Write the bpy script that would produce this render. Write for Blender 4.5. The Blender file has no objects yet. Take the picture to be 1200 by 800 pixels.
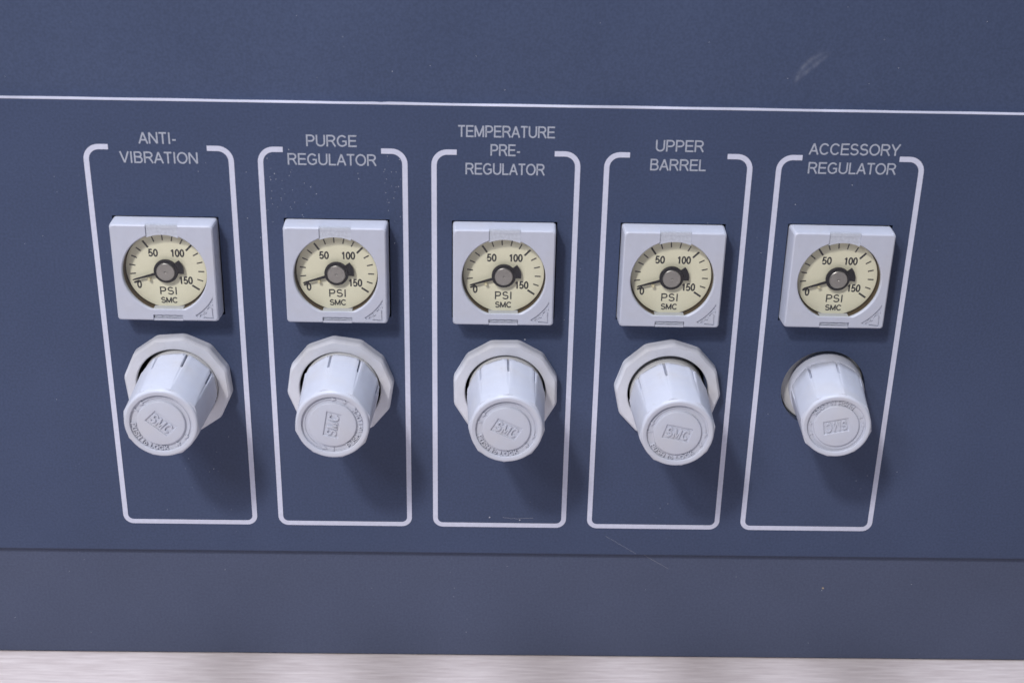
import bpy, bmesh, math, random
from mathutils import Vector, Matrix
S = 0.001                      # everything below is written in millimetres
sc = bpy.context.scene
COL = sc.collection
random.seed(4)

# ------------------------------------------------------------------ camera
cam_d = bpy.data.cameras.new('camera'); cam = bpy.data.objects.new('camera', cam_d); COL.objects.link(cam)
cam.location = (-3.958*S, -346.686*S, 211.863*S)
cam.rotation_euler = (1.15774981, -0.01926271, -0.01047803)
cam_d.sensor_width = 36.0; cam_d.lens = 1576.076/1200*36
cam_d.clip_start = 0.01; cam_d.clip_end = 50
cam_d.dof.use_dof = True; cam_d.dof.focus_distance = 0.385; cam_d.dof.aperture_fstop = 16
sc.camera = cam

# ------------------------------------------------------------------ light
world = bpy.data.worlds.new('World'); sc.world = world; world.use_nodes = True
bg = world.node_tree.nodes['Background']
bg.inputs['Color'].default_value = (0.50, 0.66, 1.0, 1); bg.inputs['Strength'].default_value = 0.07
def area(name, loc, target, size, watts, col):
    d = bpy.data.lights.new(name, 'AREA'); d.shape = 'DISK'; d.size = size*S; d.energy = watts; d.color = col
    o = bpy.data.objects.new(name, d); COL.objects.link(o)
    o.location = Vector(loc)*S
    o.rotation_euler = (Vector(target)*S - o.location).to_track_quat('-Z', 'Y').to_euler()
    return o
area('ceiling_lamp', (-520, -950, 1190), (-30, 0, 50), 150, 13.3, (1.0, 0.965, 0.97))
area('side_lamp', (-430, -600, 600), (-60, 0, 50), 170, 2.1, (0.90, 0.90, 1.0))
area('rear_ceiling_lamp', (-200, -20, 1300), (0, -20, 60), 450, 16.5, (0.80, 0.85, 1.0))
sc.view_settings.view_transform = 'Standard'
sc.view_settings.look = 'None'
sc.view_settings.exposure = 0.0
sc.view_settings.gamma = 1.0

# ------------------------------------------------------------------ materials
def new_mat(name, col, rough=0.5, metal=0.0, spec=0.5, noise=0.0, nscale=400.0, bump=0.0, bscale=2500.0, stretch=None, grime=0.0):
    m = bpy.data.materials.new(name); m.use_nodes = True
    nt = m.node_tree; N = nt.nodes; L = nt.links
    b = N['Principled BSDF']
    b.inputs['Base Color'].default_value = (*col, 1); b.inputs['Roughness'].default_value = rough
    b.inputs['Metallic'].default_value = metal; b.inputs['Specular IOR Level'].default_value = spec
    tc = N.new('ShaderNodeTexCoord'); mp = N.new('ShaderNodeMapping'); L.new(tc.outputs['Object'], mp.inputs['Vector'])
    if stretch: mp.inputs['Scale'].default_value = stretch
    if noise > 0:
        n = N.new('ShaderNodeTexNoise'); n.inputs['Scale'].default_value = nscale; n.inputs['Detail'].default_value = 5
        L.new(mp.outputs['Vector'], n.inputs['Vector'])
        r = N.new('ShaderNodeMapRange'); r.inputs['From Min'].default_value = 0.25; r.inputs['From Max'].default_value = 0.75
        r.inputs['To Min'].default_value = 1-noise; r.inputs['To Max'].default_value = 1+noise
        L.new(n.outputs['Fac'], r.inputs['Value'])
        v = N.new('ShaderNodeVectorMath'); v.operation = 'SCALE'; v.inputs[0].default_value = col
        L.new(r.outputs['Result'], v.inputs['Scale']); src = v.outputs['Vector']
        if grime > 0:      # handled, slightly yellowed plastic: broad blotches and finer dirt flecks
            for sc_, lo, hi, amt, tint in ((110, .46, .72, grime, (.58, .50, .36, 1)), (620, .62, .74, grime*.8, (.30, .27, .22, 1))):
                g1 = N.new('ShaderNodeTexNoise'); g1.inputs['Scale'].default_value = sc_; g1.inputs['Detail'].default_value = 4; L.new(mp.outputs['Vector'], g1.inputs['Vector'])
                g2 = N.new('ShaderNodeMapRange'); g2.inputs['From Min'].default_value = lo; g2.inputs['From Max'].default_value = hi; g2.inputs['To Max'].default_value = amt; L.new(g1.outputs['Fac'], g2.inputs['Value'])
                g3 = N.new('ShaderNodeMix'); g3.data_type = 'RGBA'; L.new(g2.outputs['Result'], g3.inputs[0]); L.new(src, g3.inputs[6]); g3.inputs[7].default_value = tint; src = g3.outputs[2]
        L.new(src, b.inputs['Base Color'])
    if bump > 0:
        n2 = N.new('ShaderNodeTexNoise'); n2.inputs['Scale'].default_value = bscale; n2.inputs['Detail'].default_value = 3
        L.new(mp.outputs['Vector'], n2.inputs['Vector'])
        bp = N.new('ShaderNodeBump'); bp.inputs['Strength'].default_value = bump; bp.inputs['Distance'].default_value = 0.0001
        L.new(n2.outputs['Fac'], bp.inputs['Height']); L.new(bp.outputs['Normal'], b.inputs['Normal'])
    return m

def panel_material(name, col, smudge=False):
    """satin slate-blue paint: orange-peel relief, faint mottling, grain"""
    m = bpy.data.materials.new(name); m.use_nodes = True
    nt = m.node_tree; N = nt.nodes; L = nt.links; b = N['Principled BSDF']
    tc = N.new('ShaderNodeTexCoord')
    def noise(scale, detail=3, rough=.5):
        n = N.new('ShaderNodeTexNoise'); n.inputs['Scale'].default_value = scale; n.inputs['Detail'].default_value = detail
        n.inputs['Roughness'].default_value = rough; L.new(tc.outputs['Object'], n.inputs['Vector']); return n
    def rng(src, a, c, lo, hi):
        r = N.new('ShaderNodeMapRange'); r.inputs['From Min'].default_value = a; r.inputs['From Max'].default_value = c
        r.inputs['To Min'].default_value = lo; r.inputs['To Max'].default_value = hi; L.new(src, r.inputs['Value']); return r.outputs['Result']
    fine = rng(noise(1500, 2).outputs['Fac'], .3, .7, .90, 1.10)
    mid = rng(noise(14, 5, .6).outputs['Fac'], .3, .7, .92, 1.08)
    mul = N.new('ShaderNodeMath'); mul.operation = 'MULTIPLY'; L.new(fine, mul.inputs[0]); L.new(mid, mul.inputs[1])
    v = N.new('ShaderNodeVectorMath'); v.operation = 'SCALE'; v.inputs[0].default_value = col; L.new(mul.outputs[0], v.inputs['Scale'])
    out = v.outputs['Vector']
    # pale powdery scuff specks
    sp = N.new('ShaderNodeTexVoronoi'); sp.inputs['Scale'].default_value = 420; L.new(tc.outputs['Object'], sp.inputs['Vector'])
    spm = rng(sp.outputs['Distance'], .05, .11, 1, 0)
    area_m = rng(noise(30, 3).outputs['Fac'], .60, .72, 0, .30)
    m2 = N.new('ShaderNodeMath'); m2.operation = 'MULTIPLY'; L.new(spm, m2.inputs[0]); L.new(area_m, m2.inputs[1])
    mx = N.new('ShaderNodeMix'); mx.data_type = 'RGBA'; L.new(m2.outputs[0], mx.inputs[0]); L.new(out, mx.inputs[6])
    mx.inputs[7].default_value = (.45, .48, .55, 1); out = mx.outputs[2]
    if smudge:
        # a thumb-like wipe mark: crescent made of two distances
        sep = N.new('ShaderNodeSeparateXYZ'); L.new(tc.outputs['Object'], sep.inputs[0])
        def math_(op, a, c=None):
            n = N.new('ShaderNodeMath'); n.operation = op
            for i, q in enumerate((a, c)):
                if q is None: continue
                if isinstance(q, (int, float)): n.inputs[i].default_value = q
                else: L.new(q, n.inputs[i])
            return n.outputs[0]
        x = math_('SUBTRACT', math_('MULTIPLY', sep.outputs['X'], 1000), 79.0)      # mm from mark
        z = math_('SUBTRACT', math_('MULTIPLY', sep.outputs['Z'], 1000), 138.3)
        a = math.radians(47)
        s = math_('ADD', math_('MULTIPLY', x, math.cos(a)), math_('MULTIPLY', z, math.sin(a)))
        t = math_('ADD', math_('MULTIPLY', x, -math.sin(a)), math_('MULTIPLY', z, math.cos(a)))
        s5 = math_('ADD', s, 5.0)
        tl = math_('SUBTRACT', math_('MULTIPLY', s5, .55), math_('MULTIPLY', math_('POWER', s5, 2.0), .055))
        g_ = lambda q, k: math_('EXPONENT', math_('MULTIPLY', math_('POWER', q, 2.0), k))
        rim = math_('ADD', g_(math_('SUBTRACT', t, tl), -5.0), g_(math_('ADD', t, math_('MULTIPLY', s5, .10)), -4.0))
        body = math_('MULTIPLY', g_(math_('SUBTRACT', t, .5), -.8), .45)
        env = math_('EXPONENT', math_('MULTIPLY', math_('POWER', math_('MULTIPLY', math_('ADD', s, 0.3), .21), 4.0), -1.0))
        nn = rng(noise(500, 3, .6).outputs['Fac'], .35, .7, .25, 1)
        msk = math_('MULTIPLY', math_('MULTIPLY', math_('MULTIPLY', math_('ADD', rim, body), env), nn), .15)
        mx2 = N.new('ShaderNodeMix'); mx2.data_type = 'RGBA'; L.new(msk, mx2.inputs[0]); L.new(out, mx2.inputs[6])
        mx2.inputs[7].default_value = (.50, .53, .60, 1); out = mx2.outputs[2]
    L.new(out, b.inputs['Base Color'])
    b.inputs['Specular IOR Level'].default_value = .22
    L.new(rng(noise(60, 4).outputs['Fac'], .3, .7, .44, .56), b.inputs['Roughness'])
    bp = N.new('ShaderNodeBump'); bp.inputs['Strength'].default_value = .35; bp.inputs['Distance'].default_value = 0.00005
    L.new(noise(1800, 2).outputs['Fac'], bp.inputs['Height']); L.new(bp.outputs['Normal'], b.inputs['Normal'])
    return m

PANEL = (0.057, 0.078, 0.143)
M_plate = panel_material('plate_paint', PANEL)
M_upper = panel_material('upper_paint', (0.062, 0.084, 0.150), smudge=True)
M_lower = panel_material('lower_paint', (0.081, 0.099, 0.160))
M_dark = new_mat('dark_interior', (0.012, 0.012, 0.015), .7)
M_print = new_mat('white_print', (0.62, 0.64, 0.76), .55, noise=.06, nscale=900, bump=.2)
M_text = new_mat('grey_print', (0.40, 0.43, 0.50), .55, noise=.12, nscale=1500, bump=.2)
M_edge = new_mat('bare_edge', (0.56, 0.56, 0.64), .45, noise=.35, nscale=28)
M_white = new_mat('bezel_plastic', (0.515, 0.54, 0.62), .42, noise=.03, nscale=350, bump=.25, bscale=2200, grime=.12)
M_knob = new_mat('knob_plastic', (0.55, 0.575, 0.65), .45, noise=.025, nscale=300, bump=.25, bscale=1500, grime=.14)
M_nut = new_mat('nut_plastic', (0.635, 0.65, 0.70), .48, noise=.05, nscale=260, bump=.3, bscale=1800, grime=.16)
M_cream = new_mat('collar_plastic', (0.56, 0.56, 0.55), .5, noise=.05, nscale=300, bump=.2)
M_dial = new_mat('dial_card', (0.80, 0.78, 0.63), .6, noise=.025, nscale=500)
M_ink = new_mat('black_ink', (0.022, 0.024, 0.032), .55)
M_ndl = new_mat('needle_black', (0.010, 0.011, 0.018), .5, spec=.25)
M_brass = new_mat('brass_case', (0.085, 0.055, 0.022), .5, metal=.3, noise=.2, nscale=600)
M_pin = new_mat('pin_cream', (0.72, 0.66, 0.46), .4)
M_seam = new_mat('grime', (0.20, 0.17, 0.12), .8)
M_dust = new_mat('dust_white', (0.55, 0.57, 0.62), .8)
M_tan = new_mat('dust_tan', (0.42, 0.34, 0.24), .8)
M_scr = new_mat('scratch_mark', (0.24, 0.25, 0.30), .6)

# brushed steel with concentric turning marks
M_steel = new_mat('turned_steel', (0.36, 0.35, 0.35), .38, metal=.9)
nt = M_steel.node_tree; N = nt.nodes; L = nt.links
tc = N.new('ShaderNodeTexCoord'); wv = N.new('ShaderNodeTexWave'); wv.wave_type = 'RINGS'; wv.rings_direction = 'Y'
wv.inputs['Scale'].default_value = 900; wv.inputs['Distortion'].default_value = 1.5
L.new(tc.outputs['Object'], wv.inputs['Vector'])
bp = N.new('ShaderNodeBump'); bp.inputs['Strength'].default_value = .35; bp.inputs['Distance'].default_value = .00003
L.new(wv.outputs['Fac'], bp.inputs['Height']); L.new(bp.outputs['Normal'], N['Principled BSDF'].inputs['Normal'])

def clear_mat(name, tint, base_refl, rough):
    m = bpy.data.materials.new(name); m.use_nodes = True
    nt = m.node_tree; N = nt.nodes; L = nt.links; N.remove(N['Principled BSDF'])
    tr = N.new('ShaderNodeBsdfTransparent'); tr.inputs[0].default_value = (*tint, 1)
    gl = N.new('ShaderNodeBsdfGlossy'); gl.inputs['Roughness'].default_value = rough
    fr = N.new('ShaderNodeFresnel'); fr.inputs['IOR'].default_value = 1.45
    ge = N.new('ShaderNodeNewGeometry'); iv = N.new('ShaderNodeMath'); iv.operation = 'SUBTRACT'; iv.inputs[0].default_value = 1; L.new(ge.outputs['Backfacing'], iv.inputs[1])
    ad = N.new('ShaderNodeMath'); ad.operation = 'MULTIPLY'; L.new(iv.outputs[0], ad.inputs[1]); L.new(fr.outputs[0], ad.inputs[0])
    mx = N.new('ShaderNodeMixShader'); L.new(ad.outputs[0], mx.inputs[0]); L.new(tr.outputs[0], mx.inputs[1]); L.new(gl.outputs[0], mx.inputs[2])
    L.new(mx.outputs[0], N['Material Output'].inputs['Surface'])
    return m
M_lens = clear_mat('clear_window', (.985, .985, .96), 0.0, .06)
# frosted clip plastic
M_clip = new_mat('frosted_clip', (0.53, 0.56, 0.62), .3, noise=.12, nscale=1400, bump=.9, bscale=1600)

# pale table top with fine horizontal grain
M_table = bpy.data.materials.new('table_laminate'); M_table.use_nodes = True
nt = M_table.node_tree; N = nt.nodes; L = nt.links; b = N['Principled BSDF']
tc = N.new('ShaderNodeTexCoord'); mp = N.new('ShaderNodeMapping'); mp.inputs['Scale'].default_value = (1, 12, 1)
L.new(tc.outputs['Object'], mp.inputs['Vector'])
n1 = N.new('ShaderNodeTexNoise'); n1.inputs['Scale'].default_value = 75; n1.inputs['Detail'].default_value = 6; n1.inputs['Roughness'].default_value = .65
L.new(mp.outputs['Vector'], n1.inputs['Vector'])
cr = N.new('ShaderNodeValToRGB'); L.new(n1.outputs['Fac'], cr.inputs[0])
cr.color_ramp.elements[0].position = .33; cr.color_ramp.elements[0].color = (.585, .51, .495, 1)
cr.color_ramp.elements[1].position = .68; cr.color_ramp.elements[1].color = (.76, .69, .67, 1)
L.new(cr.outputs[0], b.inputs['Base Color']); b.inputs['Roughness'].default_value = .42
bp = N.new('ShaderNodeBump'); bp.inputs['Strength'].default_value = .5; bp.inputs['Distance'].default_value = .0002
L.new(n1.outputs['Fac'], bp.inputs['Height']); L.new(bp.outputs['Normal'], b.inputs['Normal'])

# ------------------------------------------------------------------ mesh helpers
# local frame of everything on the panel: u right, v up, w out of the panel towards the viewer
def P(u, v, w): return Vector((u*S, -w*S, v*S))
def finish(name, bm, mat, parent=None, smooth=None, loc=None, kind=None, label=None):
    bmesh.ops.recalc_face_normals(bm, faces=bm.faces)
    me = bpy.data.meshes.new(name); bm.to_mesh(me); bm.free()
    me.materials.append(mat)
    if smooth is not None:
        me.polygons.foreach_set('use_smooth', [True]*len(me.polygons)); me.set_sharp_from_angle(angle=math.radians(smooth))
    o = bpy.data.objects.new(name, me); COL.objects.link(o)
    if parent: o.parent = parent
    if loc: o.location = P(*loc)
    if kind: o['kind'] = kind
    if label: o['label'] = label
    return o
def box(bm, u0, u1, v0, v1, w0, w1):
    vs = [bm.verts.new(P(u, v, w)) for w in (w0, w1) for (u, v) in ((u0, v0), (u1, v0), (u1, v1), (u0, v1))]
    for f in ((3, 2, 1, 0), (4, 5, 6, 7), (0, 1, 5, 4), (1, 2, 6, 5), (2, 3, 7, 6), (3, 0, 4, 7)): bm.faces.new([vs[i] for i in f])
def loft(bm, loops, cap0=False, cap1=False, closed=False):
    R = [[bm.verts.new(P(*p)) for p in lp] for lp in loops]
    n = len(R[0])
    pairs = list(zip(R[:-1], R[1:])) + ([(R[-1], R[0])] if closed else [])
    for a, c in pairs:
        for i in range(n): bm.faces.new((a[i], a[(i+1) % n], c[(i+1) % n], c[i]))
    if cap0: bm.faces.new(R[0][::-1])
    if cap1: bm.faces.new(R[-1])
    return R
def circ(r, w, n=64, cu=0, cv=0): return [(cu+r*math.cos(2*math.pi*i/n), cv+r*math.sin(2*math.pi*i/n), w) for i in range(n)]
def lathe(bm, prof, n=64, cap0=False, cap1=False, cu=0, cv=0): loft(bm, [circ(r, w, n, cu, cv) for r, w in prof], cap0, cap1)
def prism(bm, pts, w0, w1):
    loft(bm, [[(u, v, w0) for u, v in pts], [(u, v, w1) for u, v in pts]], True, True)
def ribbon(bm, pts, wd, w0, w1, closed=False, map_=None):
    """a stroke of even width along a polyline, mitred, with thickness"""
    n = len(pts); Lf = []; Rt = []
    q = [Vector(p) for p in pts]
    for i in range(n):
        if closed: a, c = q[(i-1) % n], q[(i+1) % n]
        else: a, c = q[max(i-1, 0)], q[min(i+1, n-1)]
        d1 = (q[i]-a); d2 = (c-q[i])
        if d1.length < 1e-9: d1 = d2
        if d2.length < 1e-9: d2 = d1
        d1 = d1.normalized(); d2 = d2.normalized()
        t = (d1+d2)
        t = t.normalized() if t.length > 1e-6 else d1
        nn = Vector((-t.y, t.x)); k = 1/max(.45, abs(nn.dot(Vector((-d1.y, d1.x)))))
        Lf.append(q[i]+nn*wd/2*k); Rt.append(q[i]-nn*wd/2*k)
    f = map_ or (lambda u, v: (u, v))
    T = [[bm.verts.new(P(*f(*p), w)) for p in side] for w in (w0, w1) for side in (Lf, Rt)]
    L0, R0, L1, R1 = T
    m = n if closed else n-1
    for i in range(m):
        j = (i+1) % n
        bm.faces.new((L1[i], R1[i], R1[j], L1[j])); bm.faces.new((L0[i], L1[i], L1[j], L0[j])); bm.faces.new((R0[i], R0[j], R1[j], R1[i]))
    if not closed:
        bm.faces.new((L0[0], R0[0], R1[0], L1[0])); bm.faces.new((L0[-1], L1[-1], R1[-1], R0[-1]))
def boolean(o, cutters):
    for c in cutters:
        m = o.modifiers.new('cut', 'BOOLEAN'); m.operation = 'DIFFERENCE'; m.object = c; m.solver = 'MANIFOLD'
    dg = bpy.context.evaluated_depsgraph_get()
    me = bpy.data.meshes.new_from_object(o.evaluated_get(dg))
    o.modifiers.clear(); old = o.data; o.data = me; me.name = old.name
    for c in cutters:
        bpy.data.objects.remove(c)
    return o

# ------------------------------------------------------------------ a plain grotesque stroke alphabet (cap height 1)
def arc(cx, cy, rx, ry, a0, a1, n=10):
    return [(cx+rx*math.cos(math.radians(a0+(a1-a0)*i/n)), cy+ry*math.sin(math.radians(a0+(a1-a0)*i/n))) for i in range(n+1)]
h = .055
G = {
 'A': (.70, [[(.03, 0), (.35, .97), (.67, 0)], [(.14, .33), (.56, .33)]]),
 'B': (.70, [[(.12, 1-h), (.40, 1-h)]+arc(.40, .745, .17, .20, 90, -90, 8)+[(.12, .545)], [(.40, .53)]+arc(.42, .29, .20, .235, 90, -90, 8)+[(.12, h)], [(.08, 0), (.08, 1)]]),
 'C': (.76, [arc(.40, .5, .33, .445, 38, 322, 22)]),
 'D': (.74, [[(.08, 0), (.08, 1)], [(.12, 1-h), (.34, 1-h)]+arc(.34, .5, .30, .445, 90, -90, 14)+[(.12, h)]]),
 'E': (.66, [[(.64, 1-h), (.08, 1-h), (.08, h), (.66, h)], [(.10, .52), (.60, .52)]]),
 'G': (.80, [arc(.41, .5, .34, .445, 42, 300, 20)+[(.70, .20), (.70, .47), (.43, .47)]]),
 'H': (.74, [[(.08, 0), (.08, 1)], [(.66, 0), (.66, 1)], [(.10, .53), (.64, .53)]]),
 'I': (.26, [[(.13, 0), (.13, 1)]]),
 'K': (.72, [[(.08, 0), (.08, 1)], [(.66, 1), (.12, .40)], [(.30, .60), (.68, 0)]]),
 'L': (.58, [[(.08, 1), (.08, h), (.56, h)]]),
 'M': (.86, [[(.08, 0), (.08, .97), (.42, .06), (.76, .97), (.76, 0)]]),
 'N': (.74, [[(.08, 0), (.08, .97), (.66, .03), (.66, 1)]]),
 'O': (.82, [arc(.41, .5, .35, .445, 0, 360, 30)]),
 'P': (.68, [[(.08, 0), (.08, 1-h), (.38, 1-h)]+arc(.38, .70, .23, .245, 90, -90, 10)+[(.10, .455)]]),
 'R': (.74, [[(.08, 0), (.08, 1-h), (.42, 1-h)]+arc(.42, .72, .22, .225, 90, -90, 10)+[(.10, .495)], [(.40, .48), (.50, .38), (.69, 0)]]),
 'S': (.68, [arc(.33, .72, .24, .225, 25, 235, 12)+[(.33, .50)]+arc(.34, .285, .27, .235, 65, -160, 14)]),
 'T': (.62, [[(.02, 1-h), (.60, 1-h)], [(.31, 0), (.31, .94)]]),
 'U': (.74, [[(.08, 1), (.08, .36)]+arc(.37, .36, .29, .305, 180, 360, 12)+[(.66, .36), (.66, 1)]]),
 'V': (.68, [[(.03, 1), (.34, .03), (.65, 1)]]),
 'Y': (.68, [[(.03, 1), (.34, .42), (.34, 0)], [(.65, 1), (.34, .43)]]),
 '-': (.36, [[(.05, .35), (.31, .35)]]),
 '+': (.60, [[(.05, .5), (.55, .5)], [(.30, .25), (.30, .75)]]),
 '0': (.56, [arc(.28, .5, .21, .445, 0, 360, 26)]),
 '1': (.56, [[(.12, .74), (.24, .80), (.34, .98), (.34, 0)]]),
 '5': (.56, [[(.48, 1-h), (.15, 1-h), (.10, .50)]+arc(.27, .32, .215, .265, 130, -155, 16)]),
 't': (.34, [[(.15, .90), (.15, .14), (.22, .05), (.31, .05)], [(.02, .68), (.30, .68)]]),
 'o': (.58, [arc(.29, .36, .22, .305, 0, 360, 20)]),
 ' ': (.30, []),
}
def text_width(s, gap): return sum(G[c][0]+gap for c in s)-gap
def text(bm, s, height, w0, w1, width=None, gap=.03, stroke=.11, map_=None):
    """centred on u = 0, baseline v = 0"""
    tw = text_width(s, gap); sx = (width/tw) if width else height
    x = -tw/2; k = 0
    for c in s:
        adv, strokes = G[c]; parts = []
        for st in strokes:                      # hairpin corners (A M N V 1) become separate overlapping strokes
            cur = [st[0]]
            for q in range(1, len(st)):
                cur.append(st[q])
                if 0 < q < len(st)-1:
                    a1 = Vector(st[q])-Vector(st[q-1]); a2 = Vector(st[q+1])-Vector(st[q])
                    if a1.length > .2 and a2.length > .2 and a1.angle(a2) > math.radians(112): parts.append(cur); cur = [st[q]]
            parts.append(cur)
        for st in parts:
            pts = [((x+a)*sx, b_*height) for a, b_ in st]
            if len(pts) > 3 and (Vector(pts[0])-Vector(pts[-1])).length < 1e-6: ribbon(bm, pts[:-1], stroke*height, w0, w1+.004*(k % 3), True, map_)
            else: ribbon(bm, pts, stroke*height, w0, w1+.004*(k % 3), False, map_)
            k += 1
        x += adv+gap

# ------------------------------------------------------------------ table
t = bpy.data.objects.new('table', None); COL.objects.link(t); t.location = P(0, -49.2, 0)
t['label'] = 'pale streaky wood-grain table top under the slate blue control panel'; t['category'] = 'table'
bm = bmesh.new(); box(bm, -700, 700, -22, 0, -320, 620)
bmesh.ops.bevel(bm, geom=bm.edges, offset=1.2*S, segments=2, affect='EDGES')
finish('table_top', bm, M_table, t, 40)

# ------------------------------------------------------------------ control panel body
PITCH = 46.0; X = [PITCH*(i-2) for i in range(5)]
GX = [0.3, 0.45, -0.1, -0.3, -0.75]; GZ = [81.1, 81.1, 81.1, 81.2, 81.6]
cp = bpy.data.objects.new('control_panel', None); COL.objects.link(cp); cp.location = (0, 0, -49.0*S)
cp['label'] = 'slate blue instrument control panel with five square pressure gauges above five white regulator knobs'; cp['category'] = 'control panel'
OFF = -49.0
class _R: pass
holder = cp
def on_panel(name, bm, mat, smooth=None, loc=(0, 0, 0), **k):
    return finish(name, bm, mat, cp, smooth, (loc[0], loc[1]-OFF, loc[2]), **k)

bm = bmesh.new(); box(bm, -330, 330, -49, 330, -240, -9.0); on_panel('cabinet_body', bm, M_dark)
bm = bmesh.new(); box(bm, -330, 330, 122.0, 330, -9.0, -2.2)
bmesh.ops.bevel(bm, geom=bm.edges, offset=.5*S, segments=2, affect='EDGES'); on_panel('upper_panel', bm, M_upper, 40)
bm = bmesh.new(); box(bm, -330, 330, -49.0, -9.2, -9.0, -2.0)
bmesh.ops.bevel(bm, geom=bm.edges, offset=.4*S, segments=2, affect='EDGES'); on_panel('lower_panel', bm, M_lower, 40)

bm = bmesh.new(); box(bm, -330, 330, -9.85, 126.85, -3.0, 0)
plate = finish('control_plate', bm, M_plate)
cut = []
for i in range(5):
    bm = bmesh.new(); box(bm, X[i]+GX[i]-14.25, X[i]+GX[i]+14.35, GZ[i]-14.2, GZ[i]+14.3, -6, 3); cut.append(finish('c', bm, M_plate))
    bm = bmesh.new(); lathe(bm, [(12.0, -6), (12.0, 3)], 96, True, True, X[i], 46.3); cut.append(finish('c', bm, M_plate))
boolean(plate, cut)
plate.data.polygons.foreach_set('use_smooth', [True]*len(plate.data.polygons)); plate.data.set_sharp_from_angle(angle=math.radians(30))
plate.parent = cp; plate.location = P(0, -OFF, 0)

# bare top edge of the plate, catching the ceiling light, slightly wavy
bm = bmesh.new(); loops = []
n = 400
for i in range(n+1):
    u = -330+660*i/n
    hgt = .17+.04*math.sin(u*.045)+.03*math.sin(u*.21+1)+.62*math.exp(-((u+156)/11)**2)+.22*math.exp(-((u+180)/6)**2)+.10*math.exp(-((u+31)/7)**2)
    if abs(u+33.5) < .9: hgt = .10
    loops.append([(u, 126.87, -3.15), (u, 126.87, -.02), (u, 126.87+hgt*.55, .0), (u, 126.87+hgt, -.45), (u, 126.87+hgt, -3.15)])
loft(bm, [[p for p in lp] for lp in loops], True, True)
on_panel('plate_top_edge', bm, M_edge, 50)

# ------------------------------------------------------------------ printed frames and captions
def frame_path(i):
    W = 19.13; r1 = 3.5; r2 = 2.3; top = 114.4; bot = 0.0
    gl, gr = -13.1, 12.9
    pts = [(gl, top)] + [(-W+r1+r1*math.cos(a), top-r1+r1*math.sin(a)) for a in [math.pi/2+math.pi/2*k/8 for k in range(9)]]
    pts += [(-W+r2+r2*math.cos(a), bot+r2+r2*math.sin(a)) for a in [math.pi+math.pi/2*k/8 for k in range(9)]]
    pts += [(W-r2+r2*math.cos(a), bot+r2+r2*math.sin(a)) for a in [-math.pi/2+math.pi/2*k/8 for k in range(9)]]
    pts += [(W-r1+r1*math.cos(a), top-r1+r1*math.sin(a)) for a in [math.pi/2*k/8 for k in range(9)]]
    pts.append((gr, top))
    return pts
CAP = [("left end", [("ANTI-", 0.1, 115.4, 9.9), ("VIBRATION", 0.1, 110.1, 20.6)]),
       ("", [("PURGE", -.2, 115.4, 13.4), ("REGULATOR", -.2, 110.3, 23.6)]),
       ("", [("TEMPERATURE", 0, 118.6, 25.6), ("PRE-", -.2, 113.6, 8.0), ("REGULATOR", -.2, 108.4, 21.2)]),
       ("", [("UPPER", 0, 115.5, 12.9), ("BARREL", -.1, 110.3, 15.0)]),
       ("", [("ACCESSORY", .6, 115.3, 24.2), ("REGULATOR", .5, 110.1, 23.7)])]
WORDS = ['ANTI-VIBRATION', 'PURGE REGULATOR', 'TEMPERATURE PRE-REGULATOR', 'UPPER BARREL', 'ACCESSORY REGULATOR']
for i in range(5):
    bm = bmesh.new(); ribbon(bm, frame_path(i), 1.42, .004, .07)
    on_panel('frame_line', bm, M_print, 40, (X[i], 0, 0), label='white printed outline around the %s gauge and knob' % WORDS[i])
    bm = bmesh.new()
    for s, cu, v0, wd in CAP[i][1]:
        text(bm, s, 3.12, .004, .05, wd, gap=.055, stroke=.13, map_=lambda u, v, cu=cu, v0=v0: (u+cu, v+v0))
    on_panel('caption', bm, M_text, None, (X[i], 0, 0), label='printed caption %s' % WORDS[i])

# ------------------------------------------------------------------ pressure gauge
def rsq(half, r, w, n=256, hv=None):
    """rounded square sampled by equal angles; index matches circ(n)"""
    out = []
    for i in range(n):
        a = 2*math.pi*i/n; c, s = math.cos(a), math.sin(a)
        k = half/max(abs(c), abs(s)); u, v = c*k, s*k
        k0 = half-r
        if abs(u) > k0 and abs(v) > k0:        # corner: intersect the ray with the fillet circle
            cx = math.copysign(k0, c); cy = math.copysign(k0, s)
            bq = c*cx+s*cy; d = bq+math.sqrt(max(0, bq*bq-(cx*cx+cy*cy-r*r))); u, v = c*d, s*d
        out.append((u, v, w))
    return out
def opening(r, w, n=256, flat=-10.5):
    return [(u, max(v, flat), w_) for u, v, w_ in circ(r, w, n)]
def pol(r, a): return (r*math.cos(math.radians(a)), r*math.sin(math.radians(a)))

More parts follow.
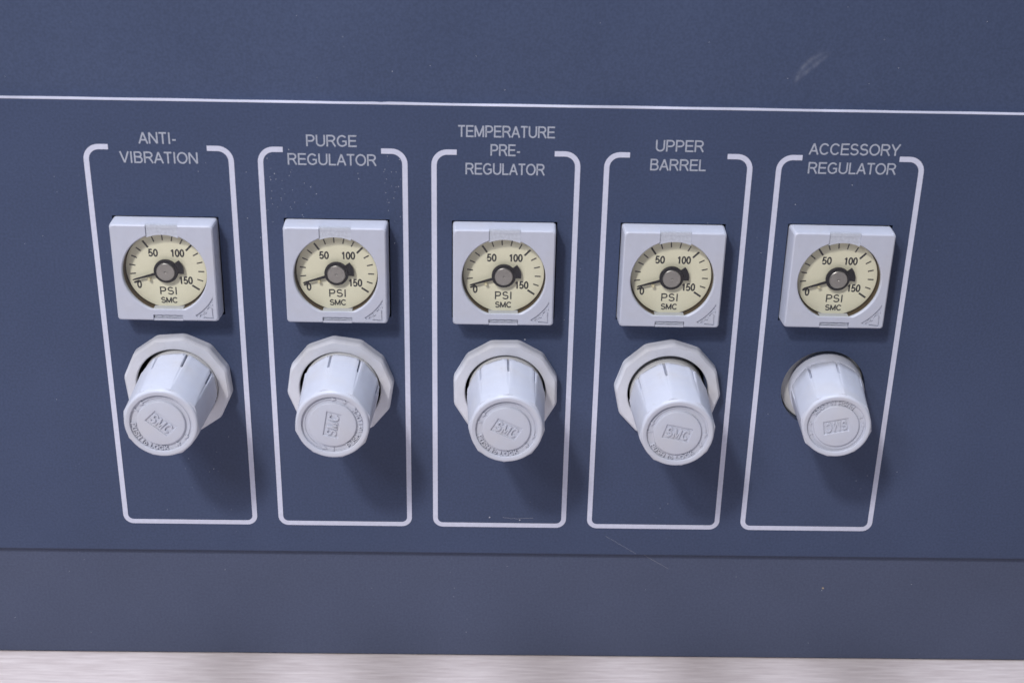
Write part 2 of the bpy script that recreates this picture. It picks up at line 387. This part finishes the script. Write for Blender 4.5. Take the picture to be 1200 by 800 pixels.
def make_gauge():
    bm = bmesh.new()
    loft(bm, [opening(11.25, .4), rsq(13.9, .7, .4-3.0), rsq(14.0, .8, 0), rsq(13.82, .8, 5.2), rsq(13.68, .8, 5.7), rsq(13.35, .7, 6.0),
              opening(11.62, 6.0), opening(11.42, 5.85), opening(11.3, 5.5)], closed=True)
    g = finish('pressure_gauge', bm, M_white)
    cutters = []
    bm = bmesh.new(); box(bm, -4.15, 4.35, 9.0, 16, 4.9, 8); cutters.append(finish('c', bm, M_white))
    bm = bmesh.new(); box(bm, -4.0, 4.1, -16, -12.0, 4.7, 8); cutters.append(finish('c', bm, M_white))
    # corner recess with a curved inner side
    bm = bmesh.new()
    pts = [(12.55, -5.9)] + [pol(14.15, a) for a in (-27.5, -33, -38, -43, -48, -53, -58)] + [(8.0, -12.6), (12.4, -13.0)]
    prism(bm, pts[::-1], 5.66, 8); cutters.append(finish('c', bm, M_white))
    
    boolean(g, cutters)
    g.data.polygons.foreach_set('use_smooth', [True]*len(g.data.polygons)); g.data.set_sharp_from_angle(angle=math.radians(22))
    def sub(name, bm, mat, smooth=None): return finish(name, bm, mat, g, smooth)
    # case floor and dial
    bm = bmesh.new(); lathe(bm, [(11.25, 5.0), (11.25, 1.6), (0.01, 1.6)], 96, False, True); sub('gauge_case', bm, M_brass, 40)
    bm = bmesh.new(); lathe(bm, [(11.0, 2.2), (11.05, 2.95), (10.95, 3.05)], 96, True, True, 0, .12); sub('dial', bm, M_dial, 40)
    # scale
    bm = bmesh.new()
    def ang(v):
        xs = [0, 50, 100, 150]; ys = [202.5, 125.5, 45.5, -33.5]
        for a in range(3):
            if v <= xs[a+1]: return ys[a]+(ys[a+1]-ys[a])*(v-xs[a])/50
    for v in range(0, 151, 10):
        big = v % 50 == 0
        a = ang(v); r0, r1 = (7.9, 10.2) if big else (8.5, 10.1)
        if v == 0: r0, r1 = 8.3, 9.9
        ribbon(bm, [pol(r0, a), pol(r1, a)], .50 if big else .31, 3.06, 3.10)
    sub('tick_marks', bm, M_ink)
    bm = bmesh.new()
    for s, cu, v0, hh, wd, st in (('50', -3.35, 3.85, 2.1, 2.55, .195), ('100', 3.15, 3.85, 2.1, 3.75, .195), ('150', 4.9, -4.0, 2.1, 3.75, .195), ('0', -7.75, -5.35, 2.1, 1.2, .195)):
        text(bm, s, hh, 3.06, 3.09, wd, gap=.06, stroke=st, map_=lambda u, v, cu=cu, v0=v0: (u+cu, v+v0))
    sub('numerals', bm, M_ink)
    bm = bmesh.new()
    text(bm, 'PSI', 2.2, 3.06, 3.09, 4.75, gap=.10, stroke=.155, map_=lambda u, v: (u+.02, v-7.15))
    text(bm, 'SMC', 1.65, 3.06, 3.09, 4.5, gap=.05, stroke=.19, map_=lambda u, v: (u+.02, v-9.6))
    sub('dial_lettering', bm, M_ink)
    # stop pin
    bm = bmesh.new(); lathe(bm, [(.42, 3.0), (.42, 4.0), (.28, 4.2)], 16, False, True, -4.8, -2.55); sub('stop_pin', bm, M_pin, 40)
    # needle with its counterweight
    bm = bmesh.new()
    a0 = 197.0
    d = Vector(pol(1, a0)); nn = Vector((-d.y, d.x))
    pts = [d*2.6+nn*.38, d*9.3+nn*.20, d*9.75, d*9.3-nn*.20, d*2.6-nn*.38]
    prism(bm, [tuple(p) for p in pts], 3.85, 4.10)
    tail = [pol(2.4, a0-180+30), pol(2.4, a0-180-30)] + [pol(4.8, a0-180+q) for q in range(-25, 26, 5)]
    prism(bm, tail, 3.855, 4.15)
    lathe(bm, [(3.3, 3.6), (3.3, 4.25), (3.2, 4.36)], 64, True, True)
    sub('needle', bm, M_ndl, 30)
    bm = bmesh.new(); lathe(bm, [(2.48, 4.35), (2.48, 4.72), (2.32, 4.86), (.30, 4.88), (.22, 4.80), (.05, 4.65)], 64, False, True); sub('hub_cap', bm, M_steel, 30)
    # window and its two snap clips
    bm = bmesh.new()
    loft(bm, [opening(11.2, 5.1, 128, -10.4), opening(11.2, 5.45, 128, -10.4), opening(11.05, 5.6, 128, -10.3)], True, True)
    sub('window', bm, M_lens, 30)
    bm = bmesh.new(); prism(bm, [(-4.12, 13.76), (-4.12, 10.15)]+[pol(10.95, a) for a in range(111, 67, -4)]+[(4.32, 10.05), (4.32, 13.76)][::1], 4.92, 5.64)
    for k in range(9): box(bm, -3.6+k*.85, -3.2+k*.85, 11.4, 11.9, 5.6, 5.68)
    box(bm, -4.0, 4.2, 12.8, 13.6, 5.6, 5.74)
    sub('clip', bm, M_clip)
    bm = bmesh.new(); box(bm, -3.85, 3.95, -13.0, -12.15, 4.72, 5.4)
    for k in range(3): box(bm, -2.9+k*2.0, -1.7+k*2.0, -12.8, -12.4, 5.38, 5.6)
    sub('clip', bm, M_clip)
    bm = bmesh.new(); box(bm, -3.9, 4.0, -13.72, -13.1, 4.72, 5.8); sub('clip_bar', bm, M_white)
    # arrow and small moulded lettering in the corner recess
    bm = bmesh.new()
    prism(bm, [(9.4, -12.4), (12.2, -12.7), (12.0, -9.6), (11.1, -10.5), (10.6, -11.4)], 5.62, 5.95)
    sub('corner_arrow', bm, M_white)
    bm = bmesh.new()
    def m(u, v):
        a = math.radians(-45)+u/13.2; r = 14.55+v
        return (r*math.cos(a), r*math.sin(a))
    text(bm, 'OPEN', 1.35, 5.62, 5.93, 5.0, gap=.14, stroke=.20, map_=lambda u, v: m(-(-u), v))
    sub('corner_lettering', bm, M_white)
    return g

def copy_part(o, parent):
    c = o.copy(); COL.objects.link(c); c.parent = parent
    for ch in list(o.children):
        d = ch.copy(); COL.objects.link(d); d.parent = c
    return c
g0 = make_gauge()
gz = []
for i in range(5):
    g = g0 if i == 0 else copy_part(g0, cp)
    gz.append(g)
for i, g in enumerate(gz):
    g.parent = cp; g.location = P(X[i]+GX[i], GZ[i]-OFF, 0); g.rotation_euler = (0, math.radians([.2, .1, 0, .2, .3][i]), 0)
    for ch in g.children:
        if ch.name.startswith('needle'): ch.rotation_euler = (0, math.radians([.8, -.4, 0, .5, -1.2][i]), 0)
    g['label'] = 'square white pressure gauge under the %s caption' % WORDS[i]

# ------------------------------------------------------------------ regulator knob (its own w = 0 at the front rim)
H = 22.4
def knob_radius(th, t):
    """t = 0 at the base, 1 at the front rim; eight shallow flats with notched corners"""
    base = 11.12 + (10.25-11.12)*t
    ph = ((th - math.radians(22.5)) % math.radians(45)) ; ph = min(ph, math.radians(45)-ph)   # 0 at a corner
    flat = math.cos(math.radians(22.5))/math.cos(math.radians(22.5)-ph)
    amt = .50
    r = base*((1-amt)+amt*flat)
    sig = math.radians(1.15)
    dep = 1.5*min(1, (.38-t)/.05) if t < .38 else 0
    dep += .16*math.sin(math.pi*min(1, t/.92))
    r -= dep*math.exp(-(ph/sig)**2)
    r += .10*math.exp(-((ph-math.radians(6.5))/math.radians(3.5))**2)*max(0, 1-t/.85)
    return r
def make_knob():
    bm = bmesh.new(); n = 384; loops = []
    ths = [2*math.pi*i/n for i in range(n)]
    def L_(f, w): loops.append([(f(th)*math.cos(th), f(th)*math.sin(th), w) for th in ths])
    L_(lambda th: 8.0, -H); L_(lambda th: 10.2, -H)
    # scalloped lower end of each pad
    m = 26
    for k in range(m+1):
        tt = k/m
        def f(th, tt=tt):
            ph = ((th-math.radians(22.5)) % math.radians(45)); ph = abs(ph-math.radians(22.5))/math.radians(22.5)   # 1 at corner
            start = .015+.05*ph**3
            r = knob_radius(th, tt)
            if tt < start: r -= .35
            return r
        L_(f, -H+.05+(H-1.0)*tt)
    for r, w in ((9.86, -.85), (9.82, -.45), (9.62, -.15), (9.30, 0.0), (8.62, 0.0), (8.34, -.10), (8.26, -.30), (8.20, -.85), (6.62, -.85), (6.52, -.8), (6.44, -.35), (6.28, -.18), (6.1, -.14)):
        L_(lambda th, r=r: r, w)
    def para(g_, w):
        A = [(-3.75-g_, -2.0-g_), (3.35+g_, -2.0-g_), (3.75+g_, 2.0+g_), (-3.35-g_, 2.0+g_)]; out = []
        for th in ths:
            d = Vector((math.cos(th), math.sin(th))); best = 1e9
            for (p, q) in zip(A, A[1:]+A[:1]):
                p = Vector(p); e = Vector(q)-p; den = d.x*e.y-d.y*e.x
                if abs(den) < 1e-9: continue
                t_ = (p.x*e.y-p.y*e.x)/den
                if 0 < t_ < best: best = t_
            out.append((d.x*best, d.y*best, w))
        return out
    loops += [para(.12, -.14), para(.04, -.2), para(0, -.50)]
    loft(bm, loops, False, True)
    k = finish('regulator_knob', bm, M_knob)
    k.data.polygons.foreach_set('use_smooth', [True]*len(k.data.polygons)); k.data.set_sharp_from_angle(angle=math.radians(24))
    bm = bmesh.new(); text(bm, 'SMC', 2.75, -.52, -.10, 6.1, gap=.18, stroke=.13, map_=lambda u, v: (u+v*.09-.1, v-1.375)); finish('logo', bm, M_knob, k)
    bm = bmesh.new()
    def m2(u, v):
        a = math.radians(-90)+u/7.4; r = 8.08-v; return (r*math.cos(a), r*math.sin(a))
    text(bm, 'PUSH to LOCK', 1.32, -.87, -.41, 12.9, gap=.13, stroke=.17, map_=m2)
    finish('lock_lettering', bm, M_knob, k)
    bm = bmesh.new()
    # turning arrows along the rim, plus and minus
    ribbon(bm, [pol(7.5, a) for a in range(24, 158, 4)], .22, -.87, -.62)
    for a, s_ in ((4, 1), (174, -1)):
        prism(bm, [pol(6.95, a+6*s_), pol(8.0, a+6*s_), pol(7.5, a-3*s_)][::s_], -.87, -.5)
        ribbon(bm, [pol(7.5, a+q*s_) for q in (5, 9, 13, 17, 20)], .28, -.87, -.55)
    c_ = pol(7.42, -17); ribbon(bm, [(c_[0]-.6, c_[1]), (c_[0]+.6, c_[1])], .30, -.87, -.55); ribbon(bm, [(c_[0], c_[1]-.6), (c_[0], c_[1]+.6)], .30, -.87, -.546)
    ribbon(bm, [pol(6.85, 190), pol(8.0, 190)], .32, -.87, -.55)
    finish('turn_arrows', bm, M_knob, k)
    # thin neck and collar the knob slides on
    bm = bmesh.new(); lathe(bm, [(7.5, -H-10), (10.5, -H-10), (10.6, -H-1.9), (10.6, -H-.6), (10.5, -H-.2), (8.5, -H-.2)], 96, False, True); finish('collar', bm, M_cream, k, 40)
    return k
def make_nut():
    bm = bmesh.new(); n = 240
    def poly(R, w, rnd=.35):
        out = []
        for i in range(n):
            a = 2*math.pi*i/n; ph = (a % (math.pi/6))-math.pi/12
            r = R*math.cos(math.pi/12)/math.cos(ph)
            r = min(r, R*.992)
            out.append((r*math.cos(a), r*math.sin(a), w))
        return out
    loft(bm, [circ(12.0, .02, n), poly(15.2, .02), poly(15.15, 2.6), poly(14.9, 3.2), poly(14.45, 3.7), circ(11.75, 3.75, n), circ(11.5, 3.6, n), circ(11.38, 2.6, n)], closed=True)
    return finish('mounting_nut', bm, M_nut, None, 14)
nut0 = make_nut(); knob0 = make_knob()
NX = [.45, .25, .95, 1.05]; NZ = [46.2, 46.0, 45.7, 46.2]; NR = [10, -6, 14, 3]
#        x off, z, front w, rotation, lean (degrees sideways, degrees up)
KN = [(1.2, 46.6, 27.2, -40, 0, 0), (.65, 46.7, 27.0, 80, 0, 0), (1.1, 46.0, 27.0, -25, 0, 0), (.95, 45.6, 27.3, -12, 0, 0), (-1.5, 46.3, 23.4, 195, -5.8, 0)]
nuts = [nut0]+[nut0.copy() for _ in range(3)]
for i, o in enumerate(nuts):
    if i: COL.objects.link(o)
    o.parent = cp; o.location = P(X[i]+NX[i], NZ[i]-OFF, 0); o.rotation_euler = (0, math.radians(NR[i]), 0)
    o['label'] = 'white twelve-sided ring nut behind the knob under the %s gauge' % WORDS[i]
knobs = [knob0]+[copy_part(knob0, cp) for _ in range(4)]
DESC = ['with its moulded lettering slanting down', 'with its moulded lettering turned on its side', 'with its moulded lettering tilted slightly', 'with its moulded lettering nearly level', 'without a ring nut, its lettering upside down']
for i, o in enumerate(knobs):
    dx, z, fw, rot, lx, lz = KN[i]
    o.parent = cp; o.location = P(X[i]+dx, z-OFF, fw)
    o.rotation_euler = (Matrix.Rotation(math.radians(lx), 3, 'Z') @ Matrix.Rotation(math.radians(lz), 3, 'X') @ Matrix.Rotation(math.radians(-rot), 3, 'Y')).to_euler()
    if i == 4:
        o.scale = (.94, .94, .94)
        bm = bmesh.new(); lathe(bm, [(9.0, -H-6), (11.05, -H-6), (11.1, -H+.15), (10.95, -H+.35), (10.0, -H+.4)], 128, False, True)
        for ch in o.children:
            if ch.name.startswith('collar'): ch.data = finish('c', bm, M_knob, None, 40).data; junk = bpy.data.objects.get('c'); bpy.data.objects.remove(junk)
    o['label'] = 'white regulator knob under the %s gauge %s' % (WORDS[i], DESC[i])
# the valve body seen inside the open hole round the last knob
bm = bmesh.new(); lathe(bm, [(11.95, -8.9), (11.95, -3.5), (11.6, -3.1), (9.0, -3.05)], 96, False, True); on_panel('valve_body', bm, M_cream, 40, (X[4]+.1, 46.2, 0))

# ------------------------------------------------------------------ specks and fine scratches
def speck(bm, u, v, w, r):
    a0 = random.random()*6
    pts = [(u+r*random.uniform(.6, 1.2)*math.cos(a0+k*1.2), v+r*random.uniform(.6, 1.2)*math.sin(a0+k*1.2)) for k in range(5)]
    prism(bm, pts, w, w+.06)
bm = bmesh.new()
for _ in range(46): speck(bm, X[1]-14+random.gauss(0, 4.5), 101+random.gauss(0, 5.5), .003, random.uniform(.05, .13))
for _ in range(26): speck(bm, X[1]+15+random.gauss(0, 1.5), 104+random.gauss(0, 6), .003, random.uniform(.05, .12))
for _ in range(40): speck(bm, random.uniform(-150, 150), random.uniform(-5, 124), .003, random.uniform(.05, .12))
for u, v in ((X[2]+6.2, 60.6), (X[2]-3, 2.6), (X[2]+6, 1.8)): speck(bm, u, v, .003, .22)
for _ in range(22): speck(bm, random.uniform(-150, 150), random.uniform(130, 158), -2.197, random.uniform(.06, .14))
speck(bm, 149, 132.5, -2.197, .22)
for _ in range(16): speck(bm, random.uniform(-150, 150), random.uniform(-45, -12), -1.997, random.uniform(.06, .14))
on_panel('dust', bm, M_dust, kind='stuff')
bm = bmesh.new(); speck(bm, 100.2, -22.6, -1.997, .34); on_panel('crumb', bm, M_tan)
def scratch(pts, w, wd, wiggle=.15):
    bm = bmesh.new(); q = []
    for (a, b_) in zip(pts[:-1], pts[1:]):
        for k in range(8): f = k/8; q.append((a[0]+(b_[0]-a[0])*f+random.uniform(-wiggle, wiggle), a[1]+(b_[1]-a[1])*f+random.uniform(-wiggle, wiggle)))
    q.append(pts[-1]); ribbon(bm, q, wd, w, w+.02); on_panel('scratch', bm, M_scr)
scratch([(32, -3.5), (40, -8.6), (41.5, -9.6)], .003, .07, .05)
scratch([(43, -10.4), (52, -16.2)], -1.997, .08, .05)
scratch([(X[2]+1, 2.6), (X[2]+5, 2.2), (X[2]+10, 2.5)], .003, .09, .12)
